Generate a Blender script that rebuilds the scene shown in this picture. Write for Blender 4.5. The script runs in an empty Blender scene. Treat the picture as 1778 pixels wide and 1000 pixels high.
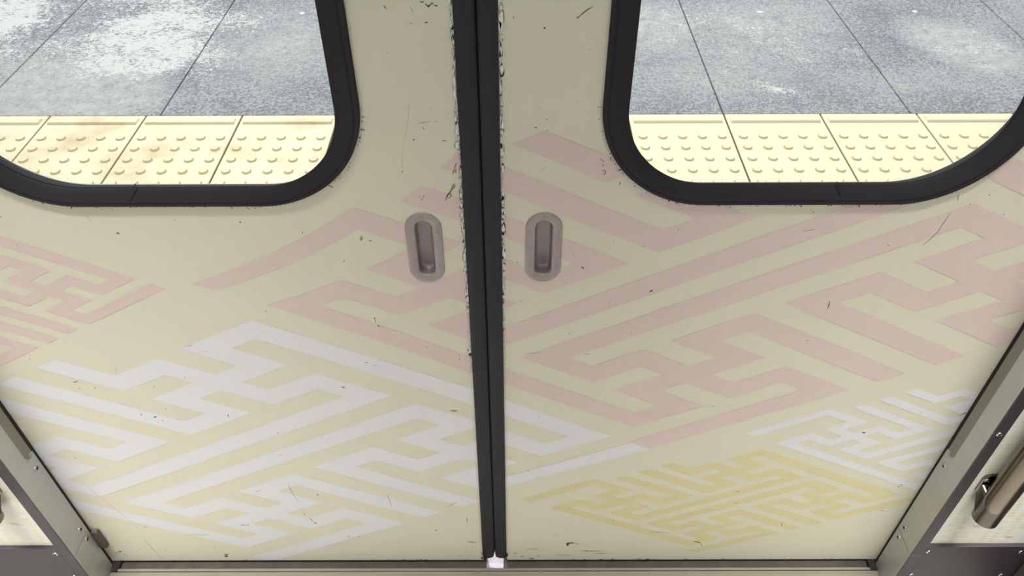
import bpy, bmesh, math, random
from mathutils import Vector, Matrix

# ------------------------------------------------------------------ camera, world, sun, exposure
SC = bpy.context.scene
COL = SC.collection
CAM_D, CAM_H, FPX = 0.67990617, 1.26745988, 1354.32447
th, yaw, roll = 0.742753986, -0.00179955895, -0.00386749393
f = Vector((math.sin(yaw)*math.cos(th), math.cos(yaw)*math.cos(th), -math.sin(th)))
r = Vector((math.cos(yaw), -math.sin(yaw), 0.0))
u = r.cross(f)
r2 = math.cos(roll)*r + math.sin(roll)*u
u2 = -math.sin(roll)*r + math.cos(roll)*u
cam_data = bpy.data.cameras.new('camera')
cam_data.sensor_width = 36.0
cam_data.lens = FPX/1778*36
cam_data.clip_start = 0.02
cam = bpy.data.objects.new('camera', cam_data)
m = Matrix.Identity(4)
for i in range(3):
    m[i][0], m[i][1], m[i][2] = r2[i], u2[i], -f[i]
m[0][3], m[1][3], m[2][3] = 0.0, -CAM_D, CAM_H
cam.matrix_world = m
COL.objects.link(cam)
SC.camera = cam

SC.view_settings.view_transform = 'Standard'
SC.view_settings.look = 'None'
SC.view_settings.exposure = 0.0
SC.view_settings.gamma = 1.0
SC.view_settings.use_curve_mapping = False

world = bpy.data.worlds.new('daylight')
SC.world = world
world.use_nodes = True
bg = world.node_tree.nodes['Background']
bg.inputs['Color'].default_value = (0.86, 0.92, 1.0, 1)
bg.inputs['Strength'].default_value = 0.80

sd = bpy.data.lights.new('sun', 'SUN')
sd.energy = 2.6
sd.angle = math.radians(4)
sd.color = (1.0, 0.965, 0.90)
sun = bpy.data.objects.new('sun', sd)
sun.rotation_euler = Vector((0.20, -0.80, -1.0)).to_track_quat('-Z', 'Y').to_euler()
sun.location = (-1, 6, 6)
COL.objects.link(sun)

# added ceiling lamps, out of view, that light the doors: two rows
CEIL = 2.22
LAMPS = []
def added_lamp(x, y, L, power, spread=180, col=(1.0, 0.985, 0.97)):
    ld = bpy.data.lights.new('added_lamp_light', 'AREA')
    ld.shape = 'RECTANGLE'; ld.size = L; ld.size_y = 0.14
    ld.energy = power; ld.color = col
    ld.spread = math.radians(spread)      # narrow front beams brighten the sides and foot of the doors
    lo = bpy.data.objects.new('added_lamp_light', ld)
    lo.location = (x, y, CEIL-0.055)
    COL.objects.link(lo)
    LAMPS.append((x, y, L))
for lx, p in ((-0.80, 11.4), (0.86, 11.6)):
    added_lamp(lx, -0.40, 1.1, p, 40)
for lx in (-1.75, 1.75):
    added_lamp(lx, -2.05, 1.25, 8.8)

# ------------------------------------------------------------------ helpers
def lin(c):
    return tuple(((v/255)/12.92 if v/255 <= 0.04045 else ((v/255+0.055)/1.055)**2.4) for v in c) + (1,)

def mat(name, color, rough=0.5, metal=0.0, spec=0.5, noise=None, bump=None):
    """noise=(scale, amount, stretch), bump=(scale, strength, stretch)"""
    M = bpy.data.materials.new(name); M.use_nodes = True
    nt = M.node_tree; b = nt.nodes['Principled BSDF']
    b.inputs['Base Color'].default_value = color
    b.inputs['Roughness'].default_value = rough
    b.inputs['Metallic'].default_value = metal
    b.inputs['Specular IOR Level'].default_value = spec
    if noise or bump:
        tc = nt.nodes.new('ShaderNodeTexCoord')
    if noise:
        mp = nt.nodes.new('ShaderNodeMapping'); nt.links.new(tc.outputs['Object'], mp.inputs[0])
        mp.inputs['Scale'].default_value = noise[2]
        n = nt.nodes.new('ShaderNodeTexNoise'); n.inputs['Scale'].default_value = noise[0]; n.inputs['Detail'].default_value = 6
        nt.links.new(mp.outputs[0], n.inputs['Vector'])
        rp = nt.nodes.new('ShaderNodeMapRange'); rp.inputs[1].default_value = 0.3; rp.inputs[2].default_value = 0.7
        rp.inputs[3].default_value = 1-noise[1]; rp.inputs[4].default_value = 1+noise[1]
        nt.links.new(n.outputs['Fac'], rp.inputs[0])
        mx = nt.nodes.new('ShaderNodeVectorMath'); mx.operation = 'SCALE'
        mx.inputs[0].default_value = color[:3]
        nt.links.new(rp.outputs[0], mx.inputs['Scale'])
        nt.links.new(mx.outputs[0], b.inputs['Base Color'])
    if bump:
        mp2 = nt.nodes.new('ShaderNodeMapping'); nt.links.new(tc.outputs['Object'], mp2.inputs[0])
        mp2.inputs['Scale'].default_value = bump[2]
        n2 = nt.nodes.new('ShaderNodeTexNoise'); n2.inputs['Scale'].default_value = bump[0]; n2.inputs['Detail'].default_value = 4
        nt.links.new(mp2.outputs[0], n2.inputs['Vector'])
        bp = nt.nodes.new('ShaderNodeBump'); bp.inputs['Strength'].default_value = bump[1]; bp.inputs['Distance'].default_value = 0.002
        nt.links.new(n2.outputs['Fac'], bp.inputs['Height'])
        nt.links.new(bp.outputs[0], b.inputs['Normal'])
    return M

ONE = (1, 1, 1)
M_CREAM = mat('cream_paint', (0.662, 0.634, 0.492, 1), 0.42, 0, 0.4, noise=(7, 0.012, ONE), bump=(60, 0.03, ONE))
M_PINK = mat('pink_print', (0.66, 0.525, 0.475, 1), 0.42, 0, 0.4, noise=(9, 0.012, ONE))
M_WHITE = mat('white_print', (0.71, 0.705, 0.71, 1), 0.42, 0, 0.4, noise=(9, 0.008, ONE))
M_YELLOW = mat('yellow_print', (0.635, 0.580, 0.315, 1), 0.42, 0, 0.4, noise=(9, 0.02, ONE))
M_CHIP = mat('bare_dark_chip', lin((52, 46, 40)), 0.8)
M_THIN = mat('faint_scuff', lin((165, 156, 135)), 0.7)
M_FLAKE = mat('pale_flaked_primer', lin((232, 228, 220)), 0.7, noise=(200, 0.15, ONE))
M_RUST = mat('brown_edge_dirt', lin((150, 138, 112)), 0.8)
M_STRIP = mat('bare_aluminium_edge', lin((172, 168, 180)), 0.45, 0.6)
M_RUBBER = mat('black_rubber', lin((41, 41, 44)), 0.6, 0, 0.25, noise=(12, 0.1, ONE))
M_FRAME = mat('window_rubber', lin((40, 37, 41)), 0.65, 0, 0.22, noise=(6, 0.12, ONE))
M_STEEL = mat('brushed_steel', lin((186, 186, 183)), 0.45, 0.7, 0.5, noise=(3, 0.05, (1, 1, 14)), bump=(90, 0.04, (1, 1, 0.04)))
M_STEEL_SHADE = mat('shaded_steel', lin((74, 70, 73)), 0.5, 0.75, 0.5, noise=(4, 0.06, (12, 1, 1)), bump=(140, 0.05, (0.04, 1, 1)))  # same steel, darkened to stand for the dimmer reflection of room-facing sides
M_GUARD = mat('grey_guard_strip', lin((128, 126, 114)), 0.6, 0.1)
M_HANDLE = mat('cast_metal', lin((160, 149, 149)), 0.5, 0.6, 0.5, noise=(60, 0.05, ONE), bump=(400, 0.15, ONE))
M_TUBE = mat('polished_tube', lin((122, 114, 102)), 0.22, 1.0)
M_SCREW = mat('screw_steel', lin((190, 188, 182)), 0.25, 1.0)
M_LEAK_PAD = mat('leak_pad_steel', lin((150, 144, 158)), 0.5, 0.6, 0.5, noise=(160, 0.12, ONE))
M_DARK = mat('dark_slot', lin((22, 20, 18)), 0.8)
M_SILL = mat('worn_sill_metal', lin((118, 113, 99)), 0.5, 0.35, 0.5, noise=(14, 0.08, (1, 6, 1)))
M_CHANNEL = mat('dirty_channel', lin((66, 60, 53)), 0.7, 0.2, 0.4, noise=(60, 0.2, ONE))
M_STOP = mat('brown_rubber_stop', lin((74, 62, 56)), 0.45)
M_FLOOR = mat('grey_vinyl_floor', lin((176, 172, 165)), 0.6, noise=(80, 0.06, ONE))
M_CEIL = mat('white_ceiling', lin((225, 225, 220)), 0.6)
M_LINING = mat('cream_lining', lin((215, 214, 208)), 0.6)
M_SKIN = mat('car_outer_skin', lin((190, 190, 195)), 0.4, 0.3)
M_SEATEND = mat('dark_seat_end', lin((70, 66, 62)), 0.5)
M_CONC = mat('platform_concrete', lin((175, 172, 165)), 0.85, noise=(20, 0.1, ONE))
M_PLUG = mat('white_plug', lin((250, 250, 248)), 0.5)

def emis(name, col, s):
    M = bpy.data.materials.new(name); M.use_nodes = True
    b = M.node_tree.nodes['Principled BSDF']
    b.inputs['Base Color'].default_value = (0.8, 0.8, 0.8, 1)
    b.inputs['Emission Color'].default_value = col
    b.inputs['Emission Strength'].default_value = s
    return M
M_LAMP_GLOW = emis('added_lamp_glow', (1, 0.97, 0.91, 1), 3.0)

def glass_mat():
    M = bpy.data.materials.new('window_glass'); M.use_nodes = True
    nt = M.node_tree; nt.nodes.remove(nt.nodes['Principled BSDF'])
    out = nt.nodes['Material Output']
    t = nt.nodes.new('ShaderNodeBsdfTransparent'); t.inputs[0].default_value = (0.96, 0.97, 0.965, 1)
    g = nt.nodes.new('ShaderNodeBsdfGlossy'); g.inputs['Roughness'].default_value = 0.02
    fr = nt.nodes.new('ShaderNodeFresnel'); fr.inputs[0].default_value = 1.35
    mx = nt.nodes.new('ShaderNodeMixShader')
    nt.links.new(fr.outputs[0], mx.inputs[0]); nt.links.new(t.outputs[0], mx.inputs[1]); nt.links.new(g.outputs[0], mx.inputs[2])
    nt.links.new(mx.outputs[0], out.inputs[0])
    return M
M_GLASS = glass_mat()

def obj(name, bm, mats, parent=None, smooth=False, loc=None):
    me = bpy.data.meshes.new(name)
    bm.normal_update()
    bm.to_mesh(me); bm.free()
    if not isinstance(mats, (list, tuple)): mats = [mats]
    for M in mats: me.materials.append(M)
    if smooth:
        for p in me.polygons: p.use_smooth = True
    o = bpy.data.objects.new(name, me); COL.objects.link(o)
    if loc is not None: o.location = loc
    if parent is not None: o.parent = parent
    return o

def tag(o, label=None, cat=None, group=None, kind=None):
    if label: o['label'] = label
    if cat: o['category'] = cat
    if group: o['group'] = group
    if kind: o['kind'] = kind
    return o

def empty(name, loc=(0, 0, 0)):
    o = bpy.data.objects.new(name, None); COL.objects.link(o); o.location = loc
    o.empty_display_size = 0.05
    return o

def box(bm, x0, x1, y0, y1, z0, z1, bev=0.0, seg=2):
    ret = bmesh.ops.create_cube(bm, size=1.0)
    vs = ret['verts']
    bmesh.ops.scale(bm, vec=(x1-x0, y1-y0, z1-z0), verts=vs)
    bmesh.ops.translate(bm, vec=((x0+x1)/2, (y0+y1)/2, (z0+z1)/2), verts=vs)
    if bev > 0:
        es = list({e for v in vs for e in v.link_edges})
        bmesh.ops.bevel(bm, geom=es, offset=bev, segments=seg, affect='EDGES', profile=0.5)
    return vs

def rrect(x0, x1, z0, z1, R, n=14):
    """counter-clockwise rounded rectangle in x,z; constant number of points"""
    pts = []
    for cx, cz, a0 in ((x1-R, z0+R, -90), (x1-R, z1-R, 0), (x0+R, z1-R, 90), (x0+R, z0+R, 180)):
        for k in range(n+1):
            a = math.radians(a0 + 90*k/n)
            pts.append((cx+R*math.cos(a), cz+R*math.sin(a)))
    return pts

def loft(bm, loops, closed_end=False, mi=0):
    """loops: list of lists of (x,y,z); bridges successive rings"""
    rings = [[bm.verts.new(p) for p in L] for L in loops]
    n = len(rings[0])
    for A, B in zip(rings, rings[1:]):
        for k in range(n):
            fc = bm.faces.new((A[k], A[(k+1) % n], B[(k+1) % n], B[k])); fc.material_index = mi
    if closed_end:
        fc = bm.faces.new(rings[-1]); fc.material_index = mi
    return rings

def plate(bm, outer, holes, y0, y1):
    """flat plate in the xz plane from y0 (front) to y1 (back) with through holes"""
    for y, flip in ((y0, False), (y1, True)):
        es = []
        for L in [outer]+holes:
            vs = [bm.verts.new((x, y, z)) for x, z in L]
            for k in range(len(vs)):
                es.append(bm.edges.new((vs[k], vs[(k+1) % len(vs)])))
        ret = bmesh.ops.triangle_fill(bm, edges=es, use_beauty=True, use_dissolve=False)
    for L in [outer]+holes:
        A = [bm.verts.new((x, y0, z)) for x, z in L]; B = [bm.verts.new((x, y1, z)) for x, z in L]
        for k in range(len(L)):
            bm.faces.new((A[k], A[(k+1) % len(L)], B[(k+1) % len(L)], B[k]))
    bmesh.ops.remove_doubles(bm, verts=bm.verts[:], dist=1e-6)
    bmesh.ops.recalc_face_normals(bm, faces=bm.faces[:])

def cyl(bm, p0, p1, R, n=24, R2=None, cap=True):
    p0, p1 = Vector(p0), Vector(p1); d = (p1-p0)
    q = d.to_track_quat('Z', 'Y')
    R2 = R if R2 is None else R2
    A = [bm.verts.new(p0 + q @ Vector((R*math.cos(2*math.pi*k/n), R*math.sin(2*math.pi*k/n), 0))) for k in range(n)]
    B = [bm.verts.new(p1 + q @ Vector((R2*math.cos(2*math.pi*k/n), R2*math.sin(2*math.pi*k/n), 0))) for k in range(n)]
    for k in range(n):
        bm.faces.new((A[k], A[(k+1) % n], B[(k+1) % n], B[k]))
    if cap:
        bm.faces.new(A[::-1]); bm.faces.new(B)

# ------------------------------------------------------------------ the sayagata print of the doors
OUT = [(0,-3),(7,-3),(7,1),(5,1),(5,2),(7,2),(7,4),(8,4),(8,-2),(9,-2),(9,5),(6,5),(6,3),(5,3),(5,5),(3,5),(3,6),(16,6),(16,5),(14,5),(14,3),(13,3),(13,5),(10,5),(10,-2),(11,-2),(11,4),(12,4),(12,2),(14,2),(14,1),(12,1),(12,-2),(13,-2),(13,0),(15,0),(15,2),(16,2),(16,0),(19,0),(19,15),(16,15),(16,13),(15,13),(15,15),(13,15),(13,16),(19,16),(19,17),(12,17),(12,14),(14,14),(14,13),(12,13),(12,11),(11,11),(11,17),(10,17),(10,10),(13,10),(13,12),(14,12),(14,10),(16,10),(16,9),(3,9),(3,10),(5,10),(5,12),(6,12),(6,10),(9,10),(9,17),(8,17),(8,11),(7,11),(7,13),(5,13),(5,14),(7,14),(7,17),(-1,17),(-1,16),(6,16),(6,15),(4,15),(4,13),(3,13),(3,15),(0,15),(0,0),(3,0),(3,2),(4,2),(4,0),(6,0),(6,-2),(0,-2)]
INN = [(2,12),(4,12),(4,11),(2,11),(2,8),(17,8),(17,11),(15,11),(15,12),(17,12),(17,14),(18,14),(18,1),(17,1),(17,3),(15,3),(15,4),(17,4),(17,7),(2,7),(2,4),(4,4),(4,3),(2,3),(2,1),(1,1),(1,14),(2,14)]
GROUPS = {
 'pink_right': ((-0.3126993,0.03031428,0.03299994,0.0001033088,2.979596e-05,-6.173671e-05), (0.6231396,0.01500445,-0.01654727,4.25824e-05,5.298848e-05,1.93407e-06)),
 'pink_left': ((-0.2969344,0.03415051,0.02877649,-0.0006002833,0.0001781875,0.0004725466), (0.6160199,0.01230489,-0.01321541,0.0004788039,-6.595933e-05,-0.0004605522)),
 'white_left': ((-0.9388546,0.03047262,0.03333813,0.0001058563,-3.770237e-05,-7.142346e-05), (0.2820019,0.01506855,-0.01598514,6.351727e-05,8.706224e-06,7.885432e-06)),
 'white_right': ((-0.9136991,0.03340365,0.028018,0,0,0), (0.2792401,0.01590248,-0.01514484,0,0,0)),
 'white_small': ((0.3794741,0.01510741,0.01618753,0,0,0), (0.3371749,0.008124476,-0.008095525,0,0,0)),
 'yellow': ((0.05755914,0.01612247,0.01594951,0,0,0), (0.1672737,0.008155416,-0.007937761,0,0,0)),
 'pink_small': ((-0.9765294,0.01601405,0.0153633,0,0,0), (0.6143951,0.00844604,-0.007700447,0,0,0)),
}

def inside_poly(L, x, y):
    c = False
    for (x0, y0), (x1, y1) in zip(L, L[1:]+L[:1]):
        if (y0 > y) != (y1 > y) and x < x0: c = not c
    return c
CELLS = [(i, j) for i in range(-2, 20) for j in range(-4, 18)
         if inside_poly(OUT, i+.5, j+.5) != inside_poly(INN, i+.5, j+.5)]
def clip(poly, x0, x1, z0, z1):
    for ax, lim, sg in ((0, x0, 1), (0, x1, -1), (1, z0, 1), (1, z1, -1)):
        out = []
        for a, b in zip(poly, poly[1:]+poly[:1]):
            da, db = sg*(a[ax]-lim), sg*(b[ax]-lim)
            if da >= 0: out.append(a)
            if (da > 0 > db) or (da < 0 < db):
                t = da/(da-db); out.append((a[0]+t*(b[0]-a[0]), a[1]+t*(b[1]-a[1])))
        poly = out
        if len(poly) < 3: return []
    return poly
def in_rr(x, z, W, R, grow=0.0):
    x0, x1, z0, z1 = W[0]-grow, W[1]+grow, W[2]-grow, W[3]+grow; R += grow
    if not (x0 < x < x1 and z0 < z < z1): return False
    cx = min(max(x, x0+R), x1-R); cz = min(max(z, z0+R), z1-R)
    return (x-cx)**2+(z-cz)**2 < R*R
def print_pattern(bm, key, mi, bounds, holes, y):
    A = GROUPS[key]
    def P(i, j):
        fe = (1, i, j, i*i, i*j, j*j)
        return (sum(a*b for a, b in zip(A[0], fe)), sum(a*b for a, b in zip(A[1], fe)))
    for i, j in CELLS:
        c = P(i+.5, j+.5)
        near = any(in_rr(c[0], c[1], W, R, 0.05) for W, R, g in holes)
        n = 8 if near else 1
        for a in range(n):
            for b in range(n):
                q = [P(i+a/n, j+b/n), P(i+(a+1)/n, j+b/n), P(i+(a+1)/n, j+(b+1)/n), P(i+a/n, j+(b+1)/n)]
                if near:
                    m_ = (sum(p[0] for p in q)/4, sum(p[1] for p in q)/4)
                    if any(in_rr(m_[0], m_[1], W, R, g) for W, R, g in holes): continue
                q = clip(q, *bounds)
                if len(q) < 3: continue
                fc = bm.faces.new([bm.verts.new((p[0], y, p[1])) for p in q])
                fc.normal_update()
                if fc.normal.y > 0: fc.normal_flip()
                fc.material_index = mi

# ------------------------------------------------------------------ scratches and chips of the paint (door plane metres: x, z)
MARKS = [
('d', 0.00082, [(-0.114,0.9841),(-0.1133,0.983),(-0.1123,0.9815)]),
('d', 0.00031, [(-0.0907,0.9831),(-0.0884,0.9772)]),
('d', 0.00082, [(-0.0817,0.9879),(-0.0799,0.9871),(-0.0783,0.9877)]),
('d', 0.00061, [(-0.0774,0.9857),(-0.0762,0.9845)]),
('d', 0.00133, [(-0.0759,0.9844),(-0.0747,0.9831),(-0.0731,0.9843)]),
('d', 0.00082, [(-0.073,0.985),(-0.0707,0.9866),(-0.07,0.9853)]),
('d', 0.00082, [(-0.0688,0.9844),(-0.0667,0.9837)]),
('d', 0.00036, [(-0.0929,0.9679),(-0.0899,0.9676)]),
('d', 0.00083, [(-0.0788,0.9684),(-0.0764,0.9687)]),
('t', 0.00026, [(-0.0964,0.9672),(-0.0935,0.9706)]),
('d', 0.00032, [(-0.1166,0.9404),(-0.1155,0.9395)]),
('t', 0.00023, [(-0.0971,0.8945),(-0.1008,0.8851),(-0.1037,0.866),(-0.1073,0.8529),(-0.1108,0.842)]),
('t', 0.00030, [(-0.1106,0.8414),(-0.1129,0.8259),(-0.1148,0.8092)]),
('d', 0.00072, [(-0.1148,0.8092),(-0.115,0.8069)]),
('d', 0.00034, [(-0.0948,0.8648),(-0.0882,0.8663),(-0.0817,0.8672)]),
('d', 0.00034, [(-0.0784,0.8674),(-0.0736,0.8675)]),
('d', 0.00052, [(-0.0888,0.8586),(-0.0889,0.8607)]),
('d', 0.00093, [(-0.1003,0.8459),(-0.099,0.8474)]),
('d', 0.00058, [(-0.071,0.8453),(-0.0667,0.8449)]),
('t', 0.00034, [(-0.0805,0.8835),(-0.0795,0.8788)]),
('t', 0.00052, [(-0.149,0.9593),(-0.1456,0.9647)]),
('d', 0.00057, [(0.0587,0.9725),(0.0634,0.977),(0.0671,0.9799),(0.0718,0.9826)]),
('d', 0.00093, [(0.0582,0.9725),(0.0592,0.973)]),
('d', 0.00125, [(0.0291,0.9635),(0.0293,0.9626)]),
('d', 0.00062, [(0.0009,0.9736),(0.001,0.9723)]),
('t', 0.00037, [(0.0701,0.9526),(0.073,0.9526)]),
('t', 0.00037, [(0.0701,0.9423),(0.0737,0.9423)]),
('t', 0.00043, [(0.0718,0.936),(0.0731,0.9369)]),
('t', 0.00044, [(0.058,0.9046),(0.0592,0.9031)]),
('t', 0.00034, [(0.0609,0.8874),(0.0646,0.8905)]),
('t', 0.00034, [(0.0247,0.8817),(0.0279,0.8817)]),
('d', 0.00063, [(0.0334,0.8701),(0.0339,0.8685)]),
('d', 0.00086, [(0.0223,0.8604),(0.0238,0.8599)]),
('d', 0.00057, [(0.0342,0.8574),(0.0345,0.8562)]),
('t', 0.00033, [(0.0804,0.9091),(0.0828,0.9128)]),
('d', 0.00060, [(-0.0578,0.8191),(-0.0609,0.8108)]),
('d', 0.00060, [(-0.0615,0.8103),(-0.0627,0.8049)]),
('d', 0.00048, [(-0.0603,0.8103),(-0.0591,0.8113),(-0.0593,0.8072),(-0.0607,0.8067),(-0.0603,0.8103)]),
('d', 0.00061, [(-0.0612,0.7936),(-0.0639,0.789),(-0.0651,0.7844),(-0.0691,0.7788),(-0.0723,0.7709)]),
('d', 0.00055, [(-0.0635,0.7909),(-0.0607,0.7909),(-0.0621,0.7877),(-0.0653,0.7848)]),
('d', 0.00068, [(-0.0718,0.7722),(-0.0698,0.7784),(-0.0659,0.781),(-0.0658,0.7769),(-0.0694,0.7735)]),
('d', 0.00055, [(-0.0945,0.7779),(-0.0954,0.7755)]),
('d', 0.00049, [(-0.0966,0.7742),(-0.0979,0.7717)]),
('d', 0.00049, [(-0.1002,0.7774),(-0.0996,0.7761)]),
('t', 0.00043, [(-0.0822,0.7882),(-0.0821,0.7841)]),
('t', 0.00037, [(-0.1685,0.7706),(-0.167,0.7725)]),
('t', 0.00037, [(-0.1532,0.7734),(-0.1529,0.7711)]),
('d', 0.00064, [(-0.2335,0.7291),(-0.2336,0.7265)]),
('d', 0.00084, [(-0.1702,0.7215),(-0.168,0.7211)]),
('d', 0.00084, [(-0.1707,0.718),(-0.168,0.7188)]),
('d', 0.00052, [(-0.1709,0.7163),(-0.169,0.7163)]),
('d', 0.00097, [(-0.1607,0.7163),(-0.1587,0.7155)]),
('d', 0.00099, [(-0.1936,0.6871),(-0.1931,0.686)]),
('t', 0.00040, [(-0.2826,0.6789),(-0.269,0.6804)]),
('t', 0.00040, [(-0.1474,0.6839),(-0.1452,0.685)]),
('t', 0.00047, [(-0.1454,0.8295),(-0.1447,0.8288)]),
('d', 0.00060, [(-0.1821,0.8031),(-0.1815,0.7995),(-0.1793,0.8017)]),
('d', 0.00059, [(-0.1678,0.8191),(-0.1665,0.8195)]),
('d', 0.00053, [(0.0899,0.8235),(0.0915,0.8214)]),
('d', 0.00053, [(0.0927,0.8217),(0.0937,0.8196)]),
('d', 0.00054, [(0.0928,0.8165),(0.0941,0.8144),(0.0926,0.8147)]),
('d', 0.00054, [(0.0931,0.8088),(0.0954,0.8094),(0.0967,0.8067),(0.0961,0.804),(0.0938,0.8049)]),
('d', 0.00061, [(0.112,0.7945),(0.113,0.7921),(0.1121,0.7906)]),
('d', 0.00061, [(0.1274,0.7893),(0.1288,0.7882)]),
('d', 0.00071, [(0.1004,0.8252),(0.101,0.8208)]),
('t', 0.00048, [(0.0283,0.8078),(0.0335,0.8131)]),
('t', 0.00038, [(0.1001,0.7525),(0.1064,0.7521)]),
('t', 0.00043, [(0.0112,0.7906),(0.0181,0.7915)]),
('d', 0.00057, [(0.1831,0.7315),(0.1836,0.7299)]),
('d', 0.00045, [(0.1456,0.7073),(0.1484,0.7069)]),
('d', 0.00058, [(0.1123,0.7145),(0.1129,0.7133)]),
('d', 0.00120, [(0.079,0.677),(0.0819,0.6734)]),
('t', 0.00033, [(0.062,0.712),(0.0682,0.7004),(0.0706,0.6918)]),
('t', 0.00052, [(0.0924,0.6928),(0.0963,0.6956)]),
('d', 0.00086, [(0.0045,0.6838),(0.0055,0.6829)]),
('t', 0.00053, [(0.2132,0.6826),(0.217,0.6793)]),
('d', 0.00124, [(0.3101,0.7627),(0.3119,0.7619)]),
('d', 0.00075, [(0.3261,0.7545),(0.3269,0.7535)]),
('d', 0.00038, [(0.3219,0.728),(0.3302,0.7298),(0.3333,0.7302)]),
('t', 0.00039, [(0.3295,0.7167),(0.3316,0.721)]),
('t', 0.00032, [(0.3503,0.7435),(0.3512,0.7346)]),
('d', 0.00045, [(0.4758,0.752),(0.474,0.7421),(0.4716,0.727),(0.4673,0.7168),(0.462,0.7068)]),
('d', 0.00052, [(0.4216,0.7076),(0.4245,0.7072)]),
('d', 0.00043, [(0.4753,0.7779),(0.4773,0.7684)]),
('d', 0.00061, [(0.5072,0.7768),(0.5092,0.7764)]),
('d', 0.00063, [(0.5335,0.7508),(0.5349,0.7504)]),
('d', 0.00062, [(0.492,0.7645),(0.4934,0.7641)]),
('d', 0.00056, [(0.4359,0.7662),(0.4368,0.7653)]),
('d', 0.00115, [(-0.4402,0.7281),(-0.4374,0.7271)]),
('d', 0.00126, [(-0.2995,0.7432),(-0.2985,0.7424)]),
('d', 0.00050, [(-0.3706,0.747),(-0.3689,0.745)]),
('t', 0.00044, [(-0.4641,0.7568),(-0.4635,0.7424)]),
('t', 0.00038, [(-0.4699,0.7568),(-0.4693,0.7513)]),
('d', 0.00088, [(-0.5585,0.751),(-0.5582,0.7502)]),
('d', 0.00052, [(-0.5582,0.712),(-0.5566,0.7116)]),
('t', 0.00037, [(-0.5404,0.7813),(-0.542,0.7747)]),
('d', 0.00062, [(-0.5055,0.7712),(-0.5026,0.7708)]),
('d', 0.00062, [(-0.4181,0.7651),(-0.4175,0.764)]),
('d', 0.00056, [(-0.2865,0.7624),(-0.2846,0.7594)]),
('d', 0.00107, [(-0.5846,0.4751),(-0.5822,0.4762),(-0.5784,0.4768)]),
('d', 0.00077, [(-0.5829,0.4627),(-0.5798,0.4624)]),
('d', 0.00093, [(-0.5604,0.465),(-0.5608,0.4629)]),
('d', 0.00078, [(-0.5758,0.4479),(-0.5756,0.447)]),
('d', 0.00077, [(-0.48,0.467),(-0.4796,0.4658)]),
('d', 0.00076, [(-0.4344,0.485),(-0.434,0.4838)]),
('d', 0.00059, [(-0.6246,0.5221),(-0.622,0.522)]),
('t', 0.00053, [(-0.519,0.5075),(-0.5199,0.4956)]),
('d', 0.00058, [(-0.4112,0.5467),(-0.4078,0.5459)]),
('t', 0.00037, [(-0.4017,0.5346),(-0.3852,0.5345)]),
('d', 0.00079, [(-0.4794,0.4195),(-0.479,0.4182)]),
('d', 0.00128, [(-0.517,0.4079),(-0.5169,0.4063)]),
('d', 0.00160, [(-0.5008,0.4008),(-0.4976,0.4021)]),
('d', 0.00081, [(-0.492,0.3933),(-0.4898,0.3933)]),
('d', 0.00081, [(-0.4993,0.3901),(-0.4987,0.3894)]),
('d', 0.00096, [(-0.3964,0.4065),(-0.3967,0.402)]),
('d', 0.00048, [(-0.4704,0.3961),(-0.4659,0.3961)]),
('d', 0.00056, [(-0.6068,0.4076),(-0.6063,0.407)]),
('d', 0.00056, [(-0.591,0.4053),(-0.5905,0.4047)]),
('d', 0.00056, [(-0.5753,0.4024),(-0.5745,0.4017)]),
('d', 0.00112, [(-0.3006,0.6065),(-0.3001,0.6057)]),
('d', 0.00106, [(-0.1703,0.5946),(-0.1696,0.5929)]),
('d', 0.00050, [(-0.1694,0.5914),(-0.1693,0.5869)]),
('d', 0.00135, [(-0.1675,0.5808),(-0.166,0.5803)]),
('t', 0.00029, [(-0.1639,0.5732),(-0.1651,0.5629)]),
('d', 0.00105, [(-0.1916,0.5135),(-0.1889,0.5129)]),
('d', 0.00045, [(-0.182,0.5082),(-0.1772,0.5076)]),
('d', 0.00139, [(-0.2298,0.4646),(-0.2255,0.4637)]),
('d', 0.00127, [(-0.0866,0.4135),(-0.0772,0.4129)]),
('d', 0.00066, [(-0.1106,0.5434),(-0.1092,0.5429)]),
('d', 0.00089, [(-0.07,0.5276),(-0.0697,0.5263)]),
('d', 0.00089, [(-0.0696,0.5202),(-0.0693,0.5186)]),
('d', 0.00088, [(-0.0583,0.5333),(-0.0564,0.5338)]),
('d', 0.00073, [(-0.0539,0.5435),(-0.0531,0.543)]),
('t', 0.00063, [(-0.1515,0.4368),(-0.1496,0.4362)]),
('d', 0.00164, [(0.1627,0.637),(0.1653,0.6394)]),
('d', 0.00069, [(0.0095,0.6225),(0.0102,0.6215)]),
('d', 0.00072, [(0.0699,0.5661),(0.071,0.5651)]),
('d', 0.00072, [(0.1475,0.5669),(0.1485,0.5658)]),
('d', 0.00044, [(0.0888,0.5287),(0.0987,0.5281)]),
('d', 0.00037, [(0.0158,0.5298),(0.037,0.5308)]),
('t', 0.00042, [(0.1174,0.6299),(0.1153,0.6192),(0.1175,0.6071)]),
('t', 0.00047, [(0.2916,0.4231),(0.303,0.4224)]),
('d', 0.00063, [(0.2733,0.4225),(0.2764,0.4219)]),
('d', 0.00056, [(0.0347,0.3997),(0.0359,0.399)]),
('d', 0.00070, [(0.3808,0.6202),(0.3816,0.6122),(0.381,0.6079)]),
('t', 0.00035, [(0.3782,0.6183),(0.3812,0.611),(0.3808,0.6062)]),
('t', 0.00035, [(0.3808,0.6042),(0.3806,0.5963)]),
('d', 0.00073, [(0.3704,0.5515),(0.3722,0.553)]),
('t', 0.00042, [(0.3612,0.6087),(0.3645,0.6096)]),
('t', 0.00044, [(0.5646,0.531),(0.5638,0.5168)]),
('t', 0.00048, [(0.5635,0.4094),(0.5666,0.404)]),
('d', 0.00160, [(0.624,0.4038),(0.6278,0.4069)]),
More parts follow.
